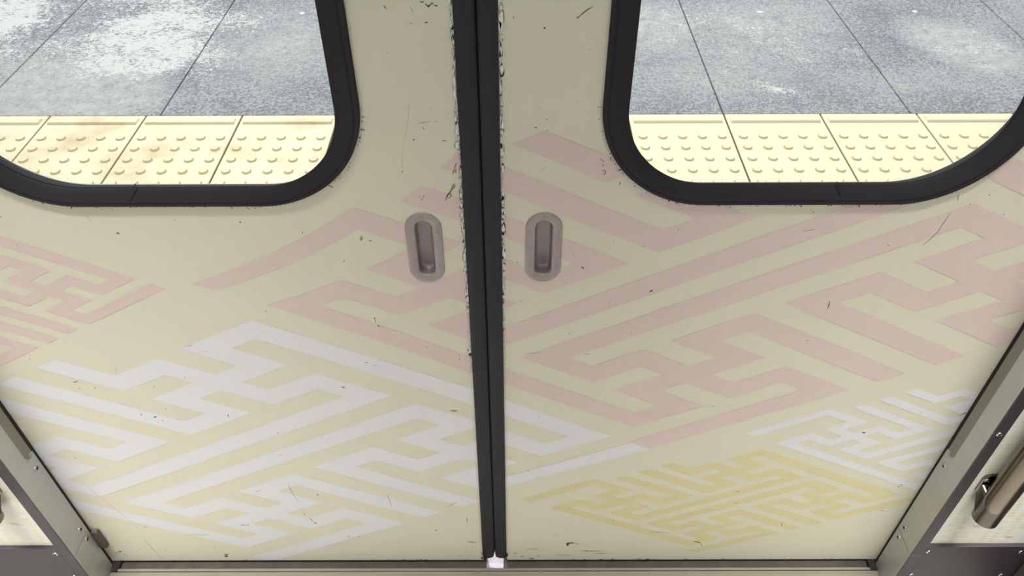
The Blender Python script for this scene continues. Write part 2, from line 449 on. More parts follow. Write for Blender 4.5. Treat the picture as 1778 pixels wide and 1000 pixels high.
('d', 0.00080, [(0.6198,0.4),(0.6246,0.4012)]),
('t', 0.00033, [(0.3927,0.3827),(0.3939,0.3711)]),
('t', 0.00046, [(-0.6608,0.2428),(-0.6478,0.1989),(-0.636,0.1678),(-0.6184,0.1089)]),
('d', 0.00049, [(-0.6206,0.0723),(-0.6158,0.0415),(-0.6103,0.0071)]),
('d', 0.00102, [(-0.6479,0.3053),(-0.6468,0.3042)]),
('d', 0.00114, [(-0.6064,0.1129),(-0.6052,0.1116)]),
('d', 0.00058, [(-0.5408,0.0891),(-0.5053,0.0871)]),
('t', 0.00058, [(-0.3995,0.3459),(-0.397,0.3431)]),
('d', 0.00094, [(-0.4482,0.1172),(-0.4394,0.1171)]),
('d', 0.00113, [(-0.4354,0.1193),(-0.4355,0.1167)]),
('d', 0.00197, [(-0.676,0.0325),(-0.6727,0.0335)]),
('d', 0.00099, [(-0.6828,0.0292),(-0.6791,0.0306)]),
('d', 0.00079, [(-0.6707,0.0247),(-0.6666,0.0222)]),
('d', 0.00238, [(-0.4978,0.0215),(-0.4924,0.0234)]),
('d', 0.00318, [(-0.4986,0.0156),(-0.4946,0.0166)]),
('d', 0.00069, [(-0.5958,0.0385),(-0.5923,0.0394)]),
('d', 0.00069, [(-0.6379,0.0416),(-0.6352,0.0425)]),
('d', 0.00069, [(-0.5101,0.0468),(-0.5079,0.0458)]),
('d', 0.00098, [(-0.3368,0.3643),(-0.3354,0.3643)]),
('d', 0.00059, [(-0.355,0.3141),(-0.3542,0.312)]),
('d', 0.00085, [(-0.3429,0.3112),(-0.3415,0.3098)]),
('d', 0.00045, [(-0.3462,0.2364),(-0.3461,0.2218),(-0.3436,0.2038),(-0.3396,0.1854)]),
('d', 0.00144, [(-0.3069,0.2069),(-0.3053,0.2057)]),
('d', 0.00130, [(-0.3376,0.1525),(-0.3361,0.1504)]),
('d', 0.00094, [(-0.3313,0.1382),(-0.3267,0.1286)]),
('d', 0.00188, [(-0.3258,0.1242),(-0.3224,0.1224)]),
('d', 0.00055, [(-0.1976,0.2052),(-0.1947,0.1868),(-0.1944,0.1723)]),
('d', 0.00055, [(-0.1057,0.1706),(-0.09,0.1847)]),
('d', 0.00135, [(-0.2768,0.082),(-0.2735,0.0815)]),
('d', 0.00096, [(-0.2605,0.0815),(-0.2567,0.0814)]),
('d', 0.00133, [(-0.129,0.1019),(-0.1278,0.0992)]),
('d', 0.00062, [(-0.2412,0.2484),(-0.2406,0.2469)]),
('d', 0.00054, [(-0.4001,0.2153),(-0.3912,0.2192)]),
('t', 0.00048, [(-0.3307,0.0711),(-0.3258,0.0715)]),
('t', 0.00050, [(-0.3179,0.0232),(-0.2201,0.0213)]),
('t', 0.00048, [(-0.1277,0.0837),(-0.1173,0.0831)]),
('t', 0.00049, [(-0.1983,0.0635),(-0.1744,0.0596)]),
('d', 0.00107, [(-0.078,0.063),(-0.0695,0.062),(-0.0623,0.0601)]),
('d', 0.00098, [(-0.0713,0.0478),(-0.0701,0.0458)]),
('d', 0.00066, [(-0.0756,0.1376),(-0.0755,0.1245)]),
('t', 0.00059, [(-0.1224,0.0345),(-0.1175,0.0335)]),
('t', 0.00060, [(-0.0987,0.0138),(-0.0861,0.0172)]),
('d', 0.00140, [(-0.1631,0.0037),(-0.1594,0.0032)]),
('d', 0.00120, [(-0.1933,0.0023),(-0.1869,0.0038)]),
('d', 0.00101, [(-0.1479,-0.01),(-0.1472,-0.0176)]),
('d', 0.00410, [(0.091,0.0504),(0.0919,0.0575),(0.0955,0.0584)]),
('d', 0.00292, [(0.0955,0.0584),(0.1004,0.0584)]),
('d', 0.00078, [(0.1004,0.0584),(0.1066,0.0574),(0.1109,0.0536)]),
('d', 0.00069, [(0.0202,0.0378),(0.0423,0.0396)]),
('d', 0.00079, [(0.1161,0.032),(0.1512,0.0309)]),
('d', 0.00138, [(0.1227,0.0325),(0.1252,0.0315)]),
('d', 0.00060, [(0.0726,0.019),(0.1,0.0169)]),
('d', 0.00079, [(0.1394,0.0236),(0.1605,0.0231)]),
('d', 0.00099, [(0.0005,0.0252),(0.0054,0.0242)]),
('d', 0.00120, [(0.0117,0.0134),(0.0167,0.0133)]),
('d', 0.00200, [(0.0275,0.0064),(0.0342,0.0063)]),
('d', 0.00139, [(0.0416,0.0152),(0.0429,0.0132)]),
('d', 0.00200, [(0.122,0.0029),(0.1246,0.0019)]),
('d', 0.00200, [(0.1496,0.0028),(0.1528,0.0028)]),
('d', 0.00200, [(0.1703,0.0037),(0.1728,0.0037)]),
('d', 0.00300, [(0.2298,0.0025),(0.2348,0.0025)]),
('d', 0.00140, [(0.2145,0.005),(0.2183,0.0045)]),
('d', 0.00057, [(0.2243,0.0931),(0.2578,0.0925)]),
('d', 0.00156, [(0.3039,0.0623),(0.3108,0.0603),(0.3147,0.0589)]),
('d', 0.00059, [(0.3147,0.0589),(0.3214,0.0446)]),
('d', 0.00094, [(0.1614,0.1292),(0.1627,0.1274)]),
('t', 0.00075, [(0.0902,0.1215),(0.0954,0.1206)]),
('t', 0.00057, [(0.0889,0.0983),(0.0943,0.0937)]),
('t', 0.00077, [(0.0679,0.0837),(0.0746,0.0837)]),
('d', 0.00122, [(0.0209,0.2705),(0.022,0.2694)]),
('d', 0.00091, [(0.3513,0.1796),(0.3546,0.1804)]),
('d', 0.00090, [(0.3462,0.2122),(0.3505,0.213)]),
('d', 0.00120, [(0.3608,0.0054),(0.3657,0.0029)]),
('d', 0.00100, [(0.2959,0.0042),(0.3011,0.0032)]),
('d', 0.00214, [(0.498,0.3621),(0.5013,0.362)]),
('d', 0.00160, [(0.5936,0.2247),(0.5954,0.2247)]),
('d', 0.00142, [(0.5965,0.2294),(0.5985,0.2302)]),
('d', 0.00088, [(0.6027,0.2392),(0.6044,0.2388)]),
('d', 0.00092, [(0.5884,0.1567),(0.5936,0.1563)]),
('d', 0.00076, [(0.4374,0.1201),(0.4409,0.1112)]),
('t', 0.00053, [(0.4574,0.2245),(0.464,0.2205)])]

def ribbon(bm, pts, w, mi, y):
    """a thin tapering mark on the door face"""
    P = [Vector((p[0], p[1])) for p in pts]
    n = len(P)
    L, R = [], []
    for k in range(n):
        d = (P[min(k+1, n-1)]-P[max(k-1, 0)])
        if d.length < 1e-6: d = Vector((1, 0))
        d.normalize(); nn = Vector((-d.y, d.x))
        ww = w*0.5*(0.45 if k in (0, n-1) else 1.0)
        q = P[k]
        if k == 0: q = q-d*w*0.3
        if k == n-1: q = q+d*w*0.3
        L.append(q+nn*ww); R.append(q-nn*ww)
    if n == 2:   # spindle
        mid = (P[0]+P[1])/2; d = (P[1]-P[0]).normalized() if (P[1]-P[0]).length > 1e-6 else Vector((1, 0)); nn = Vector((-d.y, d.x))
        L.insert(1, mid+nn*w*0.55); R.insert(1, mid-nn*w*0.5)
    for k in range(len(L)-1):
        q = [L[k], L[k+1], R[k+1], R[k]]
        vs = [bm.verts.new((p.x, y, p.y)) for p in q]
        fc = bm.faces.new(vs); fc.material_index = mi; fc.normal_update()
        if fc.normal.y > 0: fc.normal_flip()
def blob(bm, x, z, rx, rz, mi, y, rnd, n=9, ang=0.0):
    vs = []
    for k in range(n):
        a = 2*math.pi*k/n; s = rnd.uniform(0.55, 1.15)
        dx, dz = rx*s*math.cos(a), rz*s*math.sin(a)
        vs.append(bm.verts.new((x+dx*math.cos(ang)-dz*math.sin(ang), y, z+dx*math.sin(ang)+dz*math.cos(ang))))
    fc = bm.faces.new(vs); fc.material_index = mi; fc.normal_update()
    if fc.normal.y > 0: fc.normal_flip()

# ------------------------------------------------------------------ the two sliding door leaves
SEAM = -0.0325
XL, XR = -0.6956, 0.6265           # faces of the two jambs
WINS = {1: ((-0.586, -0.149, 0.766, 1.640), 0.122), 2: ((0.088, 0.525, 0.766, 1.640), 0.118)}
HAND = {1: -0.0990, 2: 0.0345}
HZ0, HZ1, HW = 0.6545, 0.7545, 0.0405
DTOP, DTH = 1.86, 0.034

def make_door(k):
    left = (k == 1)
    root = empty('door_%d' % k, ((XL+SEAM)/2 if left else (XR+SEAM)/2, 0.0, 0.0))
    ox = root.location.x
    def S(bm):  # shift to the root's own frame
        bmesh.ops.translate(bm, vec=(-ox, 0, 0), verts=bm.verts[:]); return bm
    xa, xb = (-0.775, -0.0525) if left else (-0.0135, 0.706)
    ce = xb if left else xa          # closing edge
    W, WR = WINS[k]; hx = HAND[k]
    inset = 0.004
    wl = rrect(W[0]+inset, W[1]-inset, W[2]+inset, W[3]-inset, WR-inset)
    hl = rrect(hx-HW/2+0.003, hx+HW/2-0.003, HZ0+0.003, HZ1-0.003, HW/2-0.0031, 10)
    bm = bmesh.new()
    plate(bm, [(xa, 0.0012), (xb, 0.0012), (xb, DTOP), (xa, DTOP)], [wl, hl], 0.0, DTH)
    bounds = ((XL-0.004, ce-0.0006, 0.003, DTOP) if left else (ce+0.0006, XR+0.004, 0.003, DTOP))
    holes = ((W, WR, -0.012), ((hx-HW/2, hx+HW/2, HZ0, HZ1), HW/2-0.0001, -0.0035))
    if left: lst = (('pink_small', 1), ('white_left', 2), ('pink_left', 1))
    else: lst = (('pink_right', 1), ('yellow', 3), ('white_small', 2), ('white_right', 2))
    for key, mi in lst:
        print_pattern(bm, key, mi, bounds, holes, -0.00025)
    rnd = random.Random(11*k)
    for kind, w, pts in MARKS:
        xm = sum(p[0] for p in pts)/len(pts)
        if (xm < SEAM) != left: continue
        if kind == 'd': ribbon(bm, pts, w*1.3, 4, -0.0005)
        else: ribbon(bm, pts, w*1.1, 5, -0.0005)
    # flaked paint along the rubber
    edge = ce; sg = -1 if left else 1
    z = 0.50
    while z < 1.1:
        dens = 1.0 if z > 0.62 else 0.5
        if rnd.random() < 0.75*dens:
            h = rnd.uniform(0.003, 0.012); wd = rnd.uniform(0.0010, 0.0024)
            x = edge+sg*rnd.uniform(0.0012, 0.0034)
            blob(bm, x, z, wd*1.25, h*1.04, 4 if rnd.random() < .5 else 7, -0.00055, rnd)
            blob(bm, x, z, wd, h*0.9, 6, -0.0008, rnd)
        for q in range(2):
            blob(bm, edge+sg*rnd.uniform(0.0005, 0.0045), z+rnd.uniform(-.004, .004), rnd.uniform(.0002, .0005), rnd.uniform(.0003, .0012), 4, -0.0009, rnd, 6)
        z += rnd.uniform(0.005, 0.012)
    z = 0.03
    while z < 0.5:
        blob(bm, edge+sg*rnd.uniform(0.0002, 0.001), z, .0005, rnd.uniform(.0006, .002), 7 if rnd.random() < .6 else 4, -0.0006, rnd, 6)
        z += rnd.uniform(0.004, 0.014)
    for q in range(9):
        blob(bm, edge+sg*rnd.uniform(0.0, 0.003), rnd.uniform(0.004, 0.03), rnd.uniform(.0006, .0022), rnd.uniform(.001, .003), 4, -0.0010, rnd, 7)
    # dark specks of dirt round the window rubber
    W2 = (W[0]-0.001, W[1]+0.001, W[2]-0.001, W[3]+0.001)
    loop = rrect(*W2, WR, 40)
    for q in range(260):
        a = rnd.randrange(len(loop)); x, z = loop[a]
        if z > 1.05: continue
        if q % 2:  # along the straight bottom and the side
            x = rnd.uniform(W2[0]+WR, W2[1]-WR); z = W2[2]
        off = abs(rnd.gauss(0, 0.0016))
        cx, cz = (W[0]+W[1])/2, max(W[2]+WR, z)
        d = Vector((x-cx, z-cz)) if not q % 2 else Vector((0, -1))
        d.normalize()
        s = rnd.uniform(.0003, .0009)
        blob(bm, x+d.x*off, z+d.y*off, s*rnd.uniform(1, 2.2), s, 4 if rnd.random() < .6 else 7, -0.0006, rnd, 6, rnd.uniform(0, 3))
    # chips along the bottom edge
    for q in range(16):
        blob(bm, rnd.uniform(XL if left else ce, ce if left else XR), rnd.uniform(0.002, 0.005), rnd.uniform(.0008, .0035), rnd.uniform(.0004, .0010), 4, -0.0006, rnd, 7)
    obj('door_panel', S(bm), [M_CREAM, M_PINK, M_WHITE, M_YELLOW, M_CHIP, M_THIN, M_FLAKE, M_RUST], root)

    # window rubber: profile lofted round the opening
    prof = [(0.0, 0.0012), (0.0, -0.0032), (0.0008, -0.0042), (0.0052, -0.0046), (0.0058, -0.0036), (0.0066, -0.0036), (0.0072, -0.0044),
            (0.010, -0.0042), (0.0255, 0.0036), (0.0268, 0.0044), (0.0270, 0.0052), (0.0268, 0.0062)]
    bm = bmesh.new()
    loops = []
    for ins, y in prof:
        loops.append([(x-ox, y, z) for x, z in rrect(W[0]+ins, W[1]-ins, W[2]+ins*(0.70 if left else 0.80), W[3]-ins, WR-ins, 24)])
    # outer side of the gasket
    for ins, y in ((0.0190, 0.0170), (0.0045, 0.034), (0.0, DTH+0.002), (0.0, DTH)):
        loops.append([(x-ox, y, z) for x, z in rrect(W[0]+ins, W[1]-ins, W[2]+ins*(0.70 if left else 0.80), W[3]-ins, WR-ins, 24)])
    loft(bm, loops)
    wf = obj('window_frame', bm, M_FRAME, root, smooth=True)
    wf['label'] = 'black rubber window frame'
    # the scarf joint of the gasket
    bm = bmesh.new()
    jx0, jx1 = (-0.3993, -0.4085) if left else (0.3425, 0.3500)
    vs = [bm.verts.new(p) for p in ((jx0-.0006-ox, .0032, .7925-0.0008), (jx0+.0006-ox, .0032, .7925-0.0008), (jx1+.0006-ox, -.0044, .7770), (jx1-.0006-ox, -.0044, .7770))]
    bm.faces.new(vs)
    ret = bmesh.ops.extrude_face_region(bm, geom=bm.faces[:])
    bmesh.ops.translate(bm, vec=(0, -0.0003, -0.0003), verts=[g for g in ret['geom'] if isinstance(g, bmesh.types.BMVert)])
    obj('joint', bm, M_DARK, wf)
    bm = bmesh.new()
    gl = rrect(W[0]+0.022, W[1]-0.022, W[2]+0.0150, W[3]-0.022, WR-0.022, 20)
    bm.faces.new([bm.verts.new((x-ox, 0.0056, z)) for x, z in gl])
    ret = bmesh.ops.extrude_face_region(bm, geom=bm.faces[:])
    bmesh.ops.translate(bm, vec=(0, 0.004, 0), verts=[g for g in ret['geom'] if isinstance(g, bmesh.types.BMVert)])
    bmesh.ops.recalc_face_normals(bm, faces=bm.faces[:])
    obj('window_glass', bm, M_GLASS, root)

    # recessed pull
    def st(ins, y, dz=0.0, ins2=None):
        return [(x-ox, y, z) for x, z in rrect(hx-HW/2+ins, hx+HW/2-ins, HZ0+ins+dz, HZ1-ins, HW/2-ins-0.00005, 12)]
    bm = bmesh.new()
    loft(bm, [st(0, 0.0006), st(0, -0.0012), st(0.0004, -0.0018), st(0.0012, -0.0020), st(0.0094, -0.0018), st(0.0104, -0.0012), st(0.0110, 0.0004)])
    hd = obj('door_handle', bm, M_HANDLE, root, smooth=True)
    hd['label'] = 'oval cast metal recessed pull'
    bm = bmesh.new()
    loft(bm, [st(0.0110, 0.0004), st(0.0112, 0.0080), st(0.0118, 0.0105), st(0.0134, 0.0122), st(0.0165, 0.0126)], closed_end=True)
    obj('recess_cup', bm, M_HANDLE, hd, smooth=True)
    for dx, z in ((0, HZ1-0.0050), (-0.0155, HZ1-0.026), (0.0155, HZ1-0.026), (-0.0155, HZ0+0.024), (0.0155, HZ0+0.024)):
        bm = bmesh.new()
        n = 14
        loft(bm, [[(hx-ox+dx+R*math.cos(2*math.pi*q/n), y, z+R*math.sin(2*math.pi*q/n)) for q in range(n)]
                  for R, y in ((0.0023, -0.0014), (0.0022, -0.0021), (0.0014, -0.0022), (0.0011, -0.0016))], closed_end=True)
        obj('rivet', bm, M_HANDLE, hd, smooth=True)

    # rubber edge seal, rounded nose, curved away at the foot
    bm = bmesh.new()
    x_out = ce+(-0.001 if left else 0.001)
    nose = SEAM-0.00004 if left else SEAM+0.00004
    wdt = abs(nose-x_out)
    secs = []
    for z in (None,)*0 or [0, 1, 2, 3, 4]:
        pass
    prof = []
    for q in range(13):
        t = q/12; a = math.pi*t
        prof.append((0.5+0.5*t, 0))
    # cross-section points: (u from panel edge 0 to nose 1, y)
    cs = [(0.0, 0.0), (0.03, -0.0035), (0.10, -0.0050), (0.35, -0.0062), (0.60, -0.0062), (0.86, -0.0054), (0.95, -0.0040), (0.99, -0.0018), (1.0, 0.0005),
          (1.0, 0.011), (0.97, 0.0135), (0.86, 0.0155), (0.35, 0.016), (0.0, 0.016)]
    rings = []
    for z0, dz in ((0, 1.0), (0.004, 0.0), (0.05, 0), (0.4, 0), (0.9, 0), (1.4, 0), (DTOP, 0)):
        ring = []
        for uu, y in cs:
            x = x_out+(nose-x_out)*uu
            z = z0
            if dz: z = 0.0175+0.002*uu+0.0130*max(0, (uu-0.78)/0.22)**2.2
            elif z0 == 0.004: z = 0.036
            ring.append((x-ox, y if (dz == 0 or y < 0.008) else 0.010, z))
        rings.append(ring)
    rr = loft(bm, rings, closed_end=False)
    bm.faces.new(rr[0]); bm.faces.new(rr[-1][::-1])
    bmesh.ops.recalc_face_normals(bm, faces=bm.faces[:])
    es = obj('edge_seal', bm, M_RUBBER, root, smooth=False)
    es['label'] = 'black rubber nose along the closing edge'
    for p in es.data.polygons: p.use_smooth = abs(p.normal.z) < 0.5
    if not left:
        bm = bmesh.new(); box(bm, ce-0.0010-ox, ce+0.0012-ox, -0.0012, 0.004, 0.80, DTOP, 0.0003, 1)
        o = obj('edge_strip', bm, M_STRIP, root); o['label'] = 'bare aluminium strip where paint has flaked off'
    return root

d1 = make_door(1)
tag(d1, 'left cream door leaf with small pink and big white fret patterns', 'sliding door', kind='structure')
d2 = make_door(2)
tag(d2, 'right cream door leaf with big pink and small yellow fret patterns', 'sliding door', kind='structure')

# ------------------------------------------------------------------ jambs: brushed steel posts either side
def screw(parent, pos, axis, R=0.0042, slot=0.6):
    bm = bmesh.new()
    n = 18
    a = Vector(axis).normalized(); q = a.to_track_quat('Z', 'Y'); p = Vector(pos)
    rings = []
    for rr_, h in ((R, -0.0004), (R, 0.0006), (R*0.75, 0.0013), (R*0.42, 0.0016), (R*0.36, 0.0002)):
        rings.append([tuple(p + q @ Vector((rr_*math.cos(2*math.pi*k/n), rr_*math.sin(2*math.pi*k/n), h))) for k in range(n)])
    loft(bm, rings, closed_end=True)
    o = obj('screw', bm, M_SCREW, parent, smooth=True)
    bm = bmesh.new()
    for ang in (slot, slot+math.pi/2):
        c, s = math.cos(ang), math.sin(ang); L, w = R*0.62, R*0.13
        vs = [bm.verts.new(tuple(p + q @ Vector((x*c-y*s, x*s+y*c, h)))) for h in (0.0003, 0.0017) for x, y in ((-L, -w), (L, -w), (L, w), (-L, w))]
        for idx in ((0, 1, 2, 3), (4, 5, 6, 7), (0, 1, 5, 4), (1, 2, 6, 5), (2, 3, 7, 6), (3, 0, 4, 7)):
            bm.faces.new([vs[t] for t in idx])
    bmesh.ops.recalc_face_normals(bm, faces=bm.faces[:])
    obj('cross_slot', bm, M_DARK, o)
    return o

FY = -0.058           # room face of the post
WALLY = -0.052
def make_jamb(side):
    s = -1 if side == 'left' else 1
    X = XL if side == 'left' else XR
    root = empty('trim_1' if side == 'left' else 'trim_2', (X, 0, 0))
    # post cover: L section with a rounded corner, notched above z=.33
    def sheet(z0, z1, yb, name, m=M_STEEL):
        # profile in (depth into wall d, y)
        R = 0.0022
        pr = [(0.0, yb)]
        for k in range(9):
            a = math.radians(90*k/8)
            pr.append((R-R*math.cos(a), FY+R-R*math.sin(a)))
        pr.append((0.0185, FY)); pr.append((0.0185, WALLY+0.002)); pr.append((0.012, WALLY+0.002)); pr.append((0.003, yb))
        bm = bmesh.new()
        rings = [[(s*d, y, z) for d, y in pr] for z in (z0, z1)]
        rr = loft(bm, rings)
        bm.faces.new(rr[0]); bm.faces.new(rr[1][::-1])
        bmesh.ops.recalc_face_normals(bm, faces=bm.faces[:])
        for fc in bm.faces:      # room-facing flange gets the steel with its dark reflection painted in
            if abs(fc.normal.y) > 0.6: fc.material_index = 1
        return bm
    lo = obj('post_foot', sheet(-0.010, 0.1192, -0.0080, 'post_foot'), [M_STEEL, M_STEEL_SHADE], root)
    mid = obj('post_cover', sheet(0.1204, 0.331, -0.0080, 'post_cover'), [M_STEEL, M_STEEL_SHADE], root)
    bm = sheet(0.331, 2.05, -0.0262, 'post_cover')
    # rounded shoulder of the notch
    pts = []
    n = 8
    rr1 = 0.0095
    # fillet between vertical edge (y=-.0262) and shoulder z=.331
    prof = [(-0.0262, 0.331-0.001), (-0.0262, 0.331+rr1)]
    for k in range(n+1):
        a = math.radians(180+90*k/n)
        prof.append((-0.0262+rr1+rr1*math.cos(a), 0.331+rr1+rr1*math.sin(a)))
    prof.append((-0.0262+rr1, 0.331-0.001))
    for d0, d1 in ((0.0, 0.003),):
        A = [bm.verts.new((s*d0, y, z)) for y, z in prof]; B = [bm.verts.new((s*d1, y, z)) for y, z in prof]
        bm.faces.new(A); bm.faces.new(B)
        for k in range(len(A)):
            bm.faces.new((A[k], A[(k+1) % len(A)], B[(k+1) % len(A)], B[k]))
    # little round horn at the door side
    horn = [(-0.0167, 0.330)]+[(-0.0122+0.0045*math.cos(math.radians(180-150*k/10)), 0.3310+0.0042*math.sin(math.radians(180-150*k/10))) for k in range(11)]+[(-0.0080, 0.3300)]
    A = [bm.verts.new((0, y, z)) for y, z in horn]; B = [bm.verts.new((s*0.003, y, z)) for y, z in horn]
    bm.faces.new(A); bm.faces.new(B)
    for k in range(len(A)):
        bm.faces.new((A[k], A[(k+1) % len(A)], B[(k+1) % len(A)], B[k]))
    bmesh.ops.recalc_face_normals(bm, faces=bm.faces[:])
    obj('post_cover_upper', bm, [M_STEEL, M_STEEL_SHADE], root)
    bm = bmesh.new(); x0, x1 = sorted((s*0.0006, s*0.0120))
    box(bm, x0, x1, -0.0275, -0.0085, 0.32, 2.0, 0.0008)
    o = obj('guard_strip', bm, M_GUARD, root); o['label'] = 'grey strip set into the post beside the door edge'
    bm = bmesh.new(); x0, x1 = sorted((s*0.0030, s*0.0160))
    box(bm, x0, x1, -0.0082, -0.0006, 0.0, 2.0)
    o = obj('draught_seal', bm, M_DARK, root); o['label'] = 'black gap seal between post and door'
    bm = bmesh.new(); x0, x1 = sorted((s*0.0035, s*0.0500))
    box(bm, x0, x1, WALLY+0.004, -0.0280, -0.01, 2.0)
    obj('post_core', bm, M_DARK, root)
    bm = bmesh.new(); x0, x1 = sorted((s*0.0012, s*0.0184)); box(bm, x0, x1, FY+0.0002, WALLY, 0.1188, 0.1208)
    x0, x1 = sorted((s*0.0009, s*0.0030)); box(bm, x0, x1, -0.0555, -0.0085, 0.117, 0.1225)
    obj('seam_backing', bm, M_DARK, root)
    zs = (0.307, 0.138, 0.1085)
    for z in zs:
        screw(root, (0, -0.0193, z), (-s, 0, 0), 0.0046, 0.5+z*7)
    if side == 'right':
        screw(root, (0.0095, FY, 0.434), (0, -1, 0), 0.0040, 0.9)
    return root
j1 = make_jamb('left'); tag(j1, 'brushed steel door post left of the cream doors', 'door post', kind='structure')
j2 = make_jamb('right'); tag(j2, 'brushed steel door post right of the cream doors', 'door post', kind='structure')

# little brown stop on the left post
sroot = empty('door_stop', (XL, 0, 0.085))
bm = bmesh.new(); box(bm, 0.0, 0.0125, -0.0085, -0.0005, -0.0275, 0.0230, 0.0022, 3); obj('stop_block', bm, M_STOP, sroot)
bm = bmesh.new(); box(bm, 0.0005, 0.0105, -0.0080, -0.0008, 0.0228, 0.0240, 0.0003, 1); o = obj('wear_plate', bm, M_SCREW, sroot); o['label'] = 'bright worn top of the stop'
tag(sroot, 'small brown rubber stop at the foot of the left door post', 'door stop')

# ------------------------------------------------------------------ side walls with the pale diamond laminate
def diamond_mat(name, px, pz):
    M = bpy.data.materials.new(name); M.use_nodes = True
    nt = M.node_tree; b = nt.nodes['Principled BSDF']; b.inputs['Roughness'].default_value = 0.35
    N = nt.nodes.new; Lk = nt.links.new
    def math_(op, a=None, b_=None, c_=None):
        n = N('ShaderNodeMath'); n.operation = op
        for k, v in enumerate((a, b_, c_)):
            if v is None: continue
            if isinstance(v, (int, float)): n.inputs[k].default_value = v
            else: Lk(v, n.inputs[k])
        return n.outputs[0]
    tc = N('ShaderNodeTexCoord'); sp = N('ShaderNodeSeparateXYZ'); Lk(tc.outputs['Object'], sp.inputs[0])
    x = math_('SUBTRACT', sp.outputs['X'], px); z = math_('SUBTRACT', sp.outputs['Z'], pz)
    # lattice of diamonds: half width .0078, half height .0040
    U = math_('ADD', math_('DIVIDE', x, 0.0157), math_('DIVIDE', z, 0.0081))
    V = math_('SUBTRACT', math_('DIVIDE', x, 0.0157), math_('DIVIDE', z, 0.0081))
    fu = math_('FLOOR', math_('ADD', U, 0.5)); fv = math_('FLOOR', math_('ADD', V, 0.5))
    cx = N('ShaderNodeCombineXYZ'); Lk(fu, cx.inputs[0]); Lk(fv, cx.inputs[1])
    wn = N('ShaderNodeTexWhiteNoise'); wn.noise_dimensions = '2D'; Lk(cx.outputs[0], wn.inputs['Vector'])
    alt = math_('MODULO', math_('ADD', math_('ADD', fu, math_('MULTIPLY', fv, 1.0)), 400.0), 2.0)
    cr = N('ShaderNodeValToRGB'); cr.color_ramp.interpolation = 'CONSTANT'
    e = cr.color_ramp.elements
    e[0].position = 0; e[0].color = lin((226, 221, 190))
    e[1].position = 0.25; e[1].color = lin((232, 229, 212))
    for p_, c_ in ((0.5, (224, 221, 190)), (0.7, (220, 226, 204)), (0.85, (240, 234, 222))):
        n_ = e.new(p_); n_.color = lin(c_)
    Lk(wn.outputs['Value'], cr.inputs[0])
    mx = N('ShaderNodeMixRGB'); Lk(alt, mx.inputs[0]); mx.inputs[1].default_value = lin((234, 231, 220)); Lk(cr.outputs[0], mx.inputs[2])
    # sparse grey-green diamonds, centred lattice 4 x 4 cells apart
    a = math_('MODULO', math_('ADD', fu, 400.0), 8.0); c = math_('MODULO', math_('ADD', fv, 400.0), 8.0)
    d_ = math_('MULTIPLY', math_('LESS_THAN', math_('ABSOLUTE', a), 0.5), math_('LESS_THAN', math_('ABSOLUTE', c), 0.5))
    # narrow the grey ones a little
    mx2 = N('ShaderNodeMixRGB'); Lk(d_, mx2.inputs[0]); Lk(mx.outputs[0], mx2.inputs[1]); mx2.inputs[2].default_value = lin((196, 200, 182))
    Lk(mx2.outputs[0], b.inputs['Base Color'])
    return M
for side, s, X, gx, gz in (('left', -1, XL, -0.7561, 0.2105), ('right', 1, XR, 0.7040, 0.1965)):
    root = empty('wall_%s' % side, (X+s*0.0185, WALLY, 0))
    ox, oy = root.location.x, root.location.y
    x0, x1 = sorted((0.0, s*1.9))
    bm = bmesh.new(); box(bm, x0, x1, 0.0, 0.030, 0.1465, CEIL)
    wp = obj('wall_panel', bm, diamond_mat('diamond_laminate_'+side, gx-ox, gz), root)
    bm = bmesh.new(); box(bm, x0, x1, 0.018, 0.040, -0.02, CEIL)
    obj('wall_lining', bm, M_LINING, root)
    # kick plate, flush with the post, and its screws
    bm = bmesh.new(); xk0, xk1 = sorted((0.0, s*1.9))
    box(bm, xk0, xk1, FY-oy, 0.018, -0.012, 0.1462, 0.0012, 2)
    kp = obj('kick_plate', bm, M_STEEL_SHADE, root); kp['label'] = 'steel kick plate, dark reflection in its colour'
    spots = [(0.0075, 0.1305), (0.0058, 0.0575), (0.1528, 0.1305), (0.1525, 0.0560)]
    for dx, z in spots:
        screw(kp, (s*dx, FY-oy, z), (0, -1, 0), 0.0042, 0.2+dx*9)
    # exterior skin of the car
    bm = bmesh.new(); xs0, xs1 = sorted((s*0.004, s*1.9)); box(bm, xs0, xs1, 0.052+0.040, 0.052+0.075, -0.6, 2.6)
    obj('outer_skin', bm, M_SKIN, root)
    tag(root, 'pale diamond-laminate wall panel over steel kick plate, %s of the doors' % side, 'wall', kind='structure')

bm = bmesh.new(); box(bm, XL-0.02, XR+0.02, -0.05, 0.0-0.002, 1.84, CEIL); box(bm, XL-0.02, XR+0.02, 0.04, 0.115, 1.84, 2.6); box(bm, XL-0.02, XR+0.02, -0.002, 0.04, 1.87, 2.3)
tag(obj('wall_front', bm, M_LINING), 'cream panel above the sliding doors', 'wall', kind='structure')

# seat end beyond the right panel
bm = bmesh.new(); box(bm, 0.8145, 0.835, -0.46, FY-0.0005, 0.0, 0.40, 0.004)
tag(obj('seat_end_panel', bm, M_SEATEND), 'dark seat end standing against the kick plate at the right corner', 'seat')

